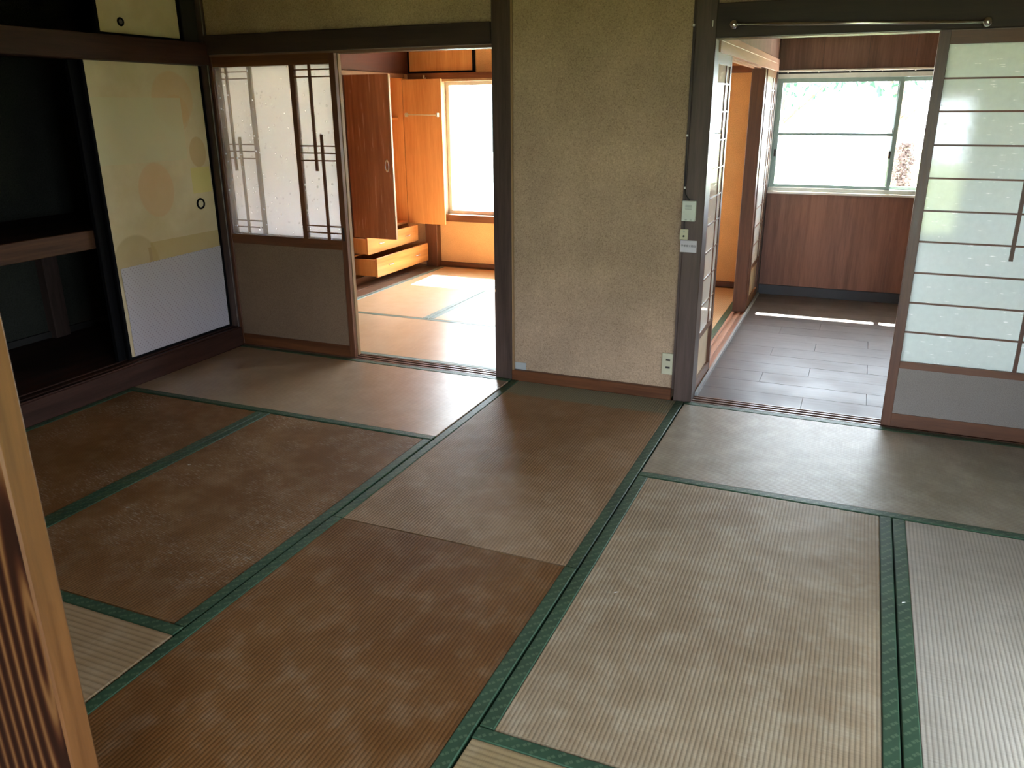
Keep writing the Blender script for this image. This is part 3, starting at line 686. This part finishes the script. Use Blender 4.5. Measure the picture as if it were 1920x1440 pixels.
mat_(.0, .953, -1.708, -.004, 'Y', T['mid'], 'straw mat at the foot of the plaster wall with an unfaded grey-green band', -.0015)
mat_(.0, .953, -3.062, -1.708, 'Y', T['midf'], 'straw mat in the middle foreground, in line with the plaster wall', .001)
mat_(.955, 2.86, -.946, .0, 'X', T['rback'], 'pale straw mat lying crosswise before the right doorway')
mat_(.955, 1.902, -2.470, -.946, 'Y', T['right'], 'straw mat right of the long green seam, darker on its left', .0005)
mat_(1.902, 2.86, -2.470, -.946, 'Y', T['right2'], 'pale straw mat at the right edge of the picture')
mat_(-1.857, -.002, -3.062, -2.440, 'X', T['fl'], 'coarse ribbed straw mat at the lower left beside the near post', .002)
mat_(.955, 2.86, -3.062, -2.470, 'X', T['fr'], 'straw mat whose green edge shows at the bottom of the picture', .001)
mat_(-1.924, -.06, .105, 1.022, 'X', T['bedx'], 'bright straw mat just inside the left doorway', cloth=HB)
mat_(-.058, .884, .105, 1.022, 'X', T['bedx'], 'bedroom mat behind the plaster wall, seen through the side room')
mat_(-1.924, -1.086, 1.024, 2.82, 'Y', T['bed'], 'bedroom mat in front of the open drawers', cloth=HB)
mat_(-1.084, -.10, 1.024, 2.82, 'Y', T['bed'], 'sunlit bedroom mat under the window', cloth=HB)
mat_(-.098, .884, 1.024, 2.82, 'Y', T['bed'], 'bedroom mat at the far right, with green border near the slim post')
B('board', -1.924, .884, 2.822, 2.87, -.034, -.002, BRD, fl)
# floor of the room behind the camera
rb = B('board', -1.93, 2.90, -5.6, -3.065, -.034, -.002, BRD, fl)

# ------------------------------------------------------------------ fittings
r = empty('towel_rail', (1.55, -.05, 1.74), 'chrome towel rail fixed to the lintel over the right doorway', 'rail')
obj('rod', tube(BM(), (1.066, -.058, 1.751), (2.024, -.058, 1.722), .0075, 16), CHR, r, smooth=True)
for x, z in ((1.066, 1.751), (2.024, 1.722)):
    obj('end_knob', ball(BM(), (x, -.058, z), .0185, 20), CHR, r, smooth=True)
    obj('rail_mount', tube(BM(), (x, -.016, z), (x, -.052, z), .0185, 20, .012), CHR, r, smooth=True)
ic = empty('intercom', (.917, -.01, .955), 'white door intercom unit, upper of the fittings on the post', 'intercom')
obj('housing', bx(BM(), .885, .950, -.026, -.002, .906, 1.002, .003), PLW, ic)
gm = plain('speaker_grey', (.33, .37, .34), .6)
for i in range(4): B('speaker_slot', .901, .931, -.0275, -.0255, .962+i*.0055, .9645+i*.0055, gm, ic)
B('call_button', .902, .912, -.0275, -.0255, .911, .915, gm, ic); B('call_button', .925, .934, -.0275, -.0255, .911, .915, gm, ic)
sk = empty('wall_socket', (.90, -.01, .84), 'small cream socket plate below the intercom', 'socket')
obj('plate', bx(BM(), .879, .919, -.012, -.002, .817, .867, .002), PLC, sk)
obj('socket_hole', tube(BM(), (.899, -.0135, .834), (.899, -.0115, .834), .0048, 14), BLKM, sk)
obj('socket_screw', tube(BM(), (.899, -.0135, .855), (.899, -.0115, .855), .0038, 14), gm, sk)
so = empty('power_outlet', (.84, .015, .18), 'cream double power outlet low on the plaster wall by the post', 'outlet')
obj('plate', bx(BM(), .822, .880, .013, .022, .126, .238, .002), PLC, so)
for z in (.163, .203): B('outlet_slot', .843, .865, .0115, .0135, z-.0048, z+.0048, BLKM, so)
sg = empty('paper_sign', (.922, -.003, .785), 'small white printed label on the post below the socket', 'sign')
obj('card', bx(BM(), .884, .962, -.0045, -.002, .757, .813, 0), plain('white_card', (.52, .50, .56), .5), sg)
tx = bpy.data.curves.new('printed_text', 'FONT'); tx.body = '宇都宮工務店'; tx.size = .0118; tx.align_x = 'CENTER'; tx.align_y = 'CENTER'; tx.extrude = .0002
to = bpy.data.objects.new('printed_text', tx); COL.objects.link(to)
to.rotation_euler = (R(90), 0, 0); bpy.context.view_layer.update()
dg = bpy.context.evaluated_depsgraph_get(); me = bpy.data.meshes.new_from_object(to.evaluated_get(dg))
bpy.data.objects.remove(to); me.materials.clear(); me.materials.append(BLK)
to = bpy.data.objects.new('printed_text', me); COL.objects.link(to); to.parent = sg
to.rotation_euler = (R(90), 0, 0); to.location = Vector((.923, -.0049, .787))-Vector(sg.location)
wr = empty('cable', (.886, -.01, 1.3), 'thin dark cable with white clips running down beside the post', 'cable')
obj('wire', path(BM(), [(.8845, .012, 2.4), (.8855, .012, 1.8), (.884, .012, 1.29), (.886, .006, 1.06), (.893, -.005, 1.03), (.905, -.010, 1.015), (.918, -.012, 1.0)], .0028, 8), BLKM, wr)
obj('wire', path(BM(), [(.900, -.008, .906), (.897, -.007, .885), (.898, -.006, .867)], .0025, 8), BLKM, wr)
B('cable_trunk', .880, .893, .008, .022, .055, 2.4, DK, wr)
for x, z in ((.8835, 1.76), (.8835, 1.293), (.888, 1.058)): obj('cable_clip', bx(BM(), x-.0045, x+.0045, -.003, .010, z-.005, z+.005, .0015), WHT, wr)
B('cable_clip', .966, .969, -.005, -.002, 1.75, 1.775, WHT, wr)
# crumbs on the mats
for i, (x, y, s, lb, z) in enumerate(((-.752, -1.949, .011, 'tiny pale splinter on the scuffed mat, nearest the camera', .0), (-.821, -1.562, .010, 'tiny pale splinter on the scuffed mat, nearer the closet', .0),
                      (-.541, -.856, .008, 'tiny pale splinter near the edge of the mat before the left doorway', .0), (1.924, -1.517, .008, 'white crumb lying on the green mat seam at the right', .001),
                      (1.108, -1.795, .008, 'tiny pale splinter on the mat right of the long green seam', .001))):
    bm = tube(BM(), (x-s*.6, y-s*.2, z+.0012), (x+s*.6, y+s*.25, z+.0022), .0013, 5, .0006)
    tag(obj('splinter', bm, WHT), lb, 'splinter', 'crumbs on the mats')

# ------------------------------------------------------------------ outside
tag(B('ground', -30, 30, -30, 45, -.62, -.60, GRASS), 'green garden lawn outside the windows', 'ground', kind=ST)
tag(B('ground', -6, 7, 3.05, 8.5, -.60, -.58, GRAV), 'pale gravel yard outside the bright windows', 'ground', kind=ST)
t = tag(B('roof', -3.6, 4.2, 3.0, 3.62, 2.036, 2.10, EXT), 'eave of the house roof over the windows, above the frame', 'roof', kind=ST)
B('roof_slab', -3.6, 4.2, -6.4, 3.6, 2.57, 2.62, EXT, t)
B('eave_back', -3.0, 3.0, 2.99, 3.05, 2.1, 2.57, EXT, t)
tag(B('wall_outer', -3.05, -3.0, -5.7, 3.0, -.58, 2.55, EXT), 'outer left wall of the house', 'wall', kind=ST)
tag(B('wall_foundation', -3.0, 3.0, -5.7, 3.02, -.60, -.12, STN), 'foundation under the rooms', 'wall', kind=ST)
def tree(x, y, h, r, label, n=900, mt=LEAF, base=-.6):
    e = empty('tree', (x, y, base), label, 'tree')
    bm = BM(); tube(bm, (x, y, base), (x, y, base+h*.55), .13, 10, .07)
    for i in range(5):
        a = i*1.3; tube(bm, (x, y, base+h*(.32+.05*i)), (x+r*.6*math.cos(a), y+r*.6*math.sin(a), base+h*(.55+.06*i)), .05, 6, .02)
    obj('trunk', bm, BRD, e)
    bm = BM()
    for i in range(n):
        while True:
            p = Vector((random.uniform(-1, 1), random.uniform(-1, 1), random.uniform(-1, 1)))
            if .25 < p.length < 1: break
        c = Vector((x+p.x*r, y+p.y*r, base+h*.68+p.z*r*.75)); s = random.uniform(.05, .11)
        q = Matrix.Rotation(random.uniform(0, 6.3), 3, Vector((random.random(), random.random(), random.random()+.1)).normalized())
        bm.faces.new([bm.verts.new(c+q@Vector(v)) for v in ((-s, 0, 0), (0, -s*.5, .01), (s, 0, 0), (0, s*.5, .01))])
    obj('foliage', bm, mt, e, kind='stuff')
    return e
tree(2.0, 11.5, 5.2, 1.9, 'leafy green tree seen in the top of the side room window', 1500)
tree(-.2, 15.5, 5.0, 2.0, 'green tree further out, left of the first one', 1100)
tree(8.5, -1.2, 4.6, 1.9, 'garden tree beyond the right wall, out of frame', 700)
tree(8.0, 3.6, 4.2, 1.7, 'garden tree beside the house corner, out of frame', 700)
e = empty('shrub', (2.12, 8.9, -.58), 'rusty pink shrub outside the right pane', 'shrub')
bm = BM()
for i in range(1600):
    a = random.uniform(0, 6.3); rr = random.uniform(.02, .15); z = random.uniform(-.4, .92); s = random.uniform(.02, .04)
    c = Vector((2.13+rr*math.cos(a), 8.9+rr*math.sin(a), z)); q = Matrix.Rotation(random.uniform(0, 6.3), 3, Vector((random.random(), random.random(), random.random()+.1)).normalized())
    bm.faces.new([bm.verts.new(c+q@Vector(v)) for v in ((-s, 0, 0), (0, -s*.6, .01), (s, 0, 0), (0, s*.6, .01))])
obj('foliage', bm, LEAFR, e, kind='stuff')
obj('stem', tube(BM(), (2.13, 8.9, -.6), (2.13, 8.9, .5), .02, 8), BRD, e)
e = empty('garden_fence', (3.4, 9.3, -.58), 'pale metal railing beside the shrub outside', 'fence')
B('rail', 2.28, 5.2, 9.28, 9.31, .76, .80, EXT, e); B('rail', 2.28, 5.2, 9.28, 9.31, -.4, -.37, EXT, e)
for i in range(20): B('baluster', 2.29+i*.15, 2.31+i*.15, 9.285, 9.305, -.6, .76, EXT, e)
e = empty('neighbour_house', (-4.8, 12.4, -.6), 'pale neighbouring house wall beyond the bedroom window', 'building')
hm = plain('pale_blue_siding', (.50, .58, .62), .8)
pg = plain('dark_blue_window', (.035, .046, .055), .5)
B('house_wall', -7.2, -4.9, 12, 14, -.6, 3.2, hm, e); B('house_roof', -7.5, -4.6, 11.7, 14.3, 3.2, 3.35, plain('slate_roof', (.2, .22, .24), .7), e)
f = B('house_window', -5.98, -5.22, 11.97, 12.0, .50, 1.80, ALU, e); B('pane', -5.94, -5.62, 11.965, 11.97, .54, 1.76, pg, f); B('pane', -5.58, -5.26, 11.965, 11.97, .54, 1.76, pg, f)
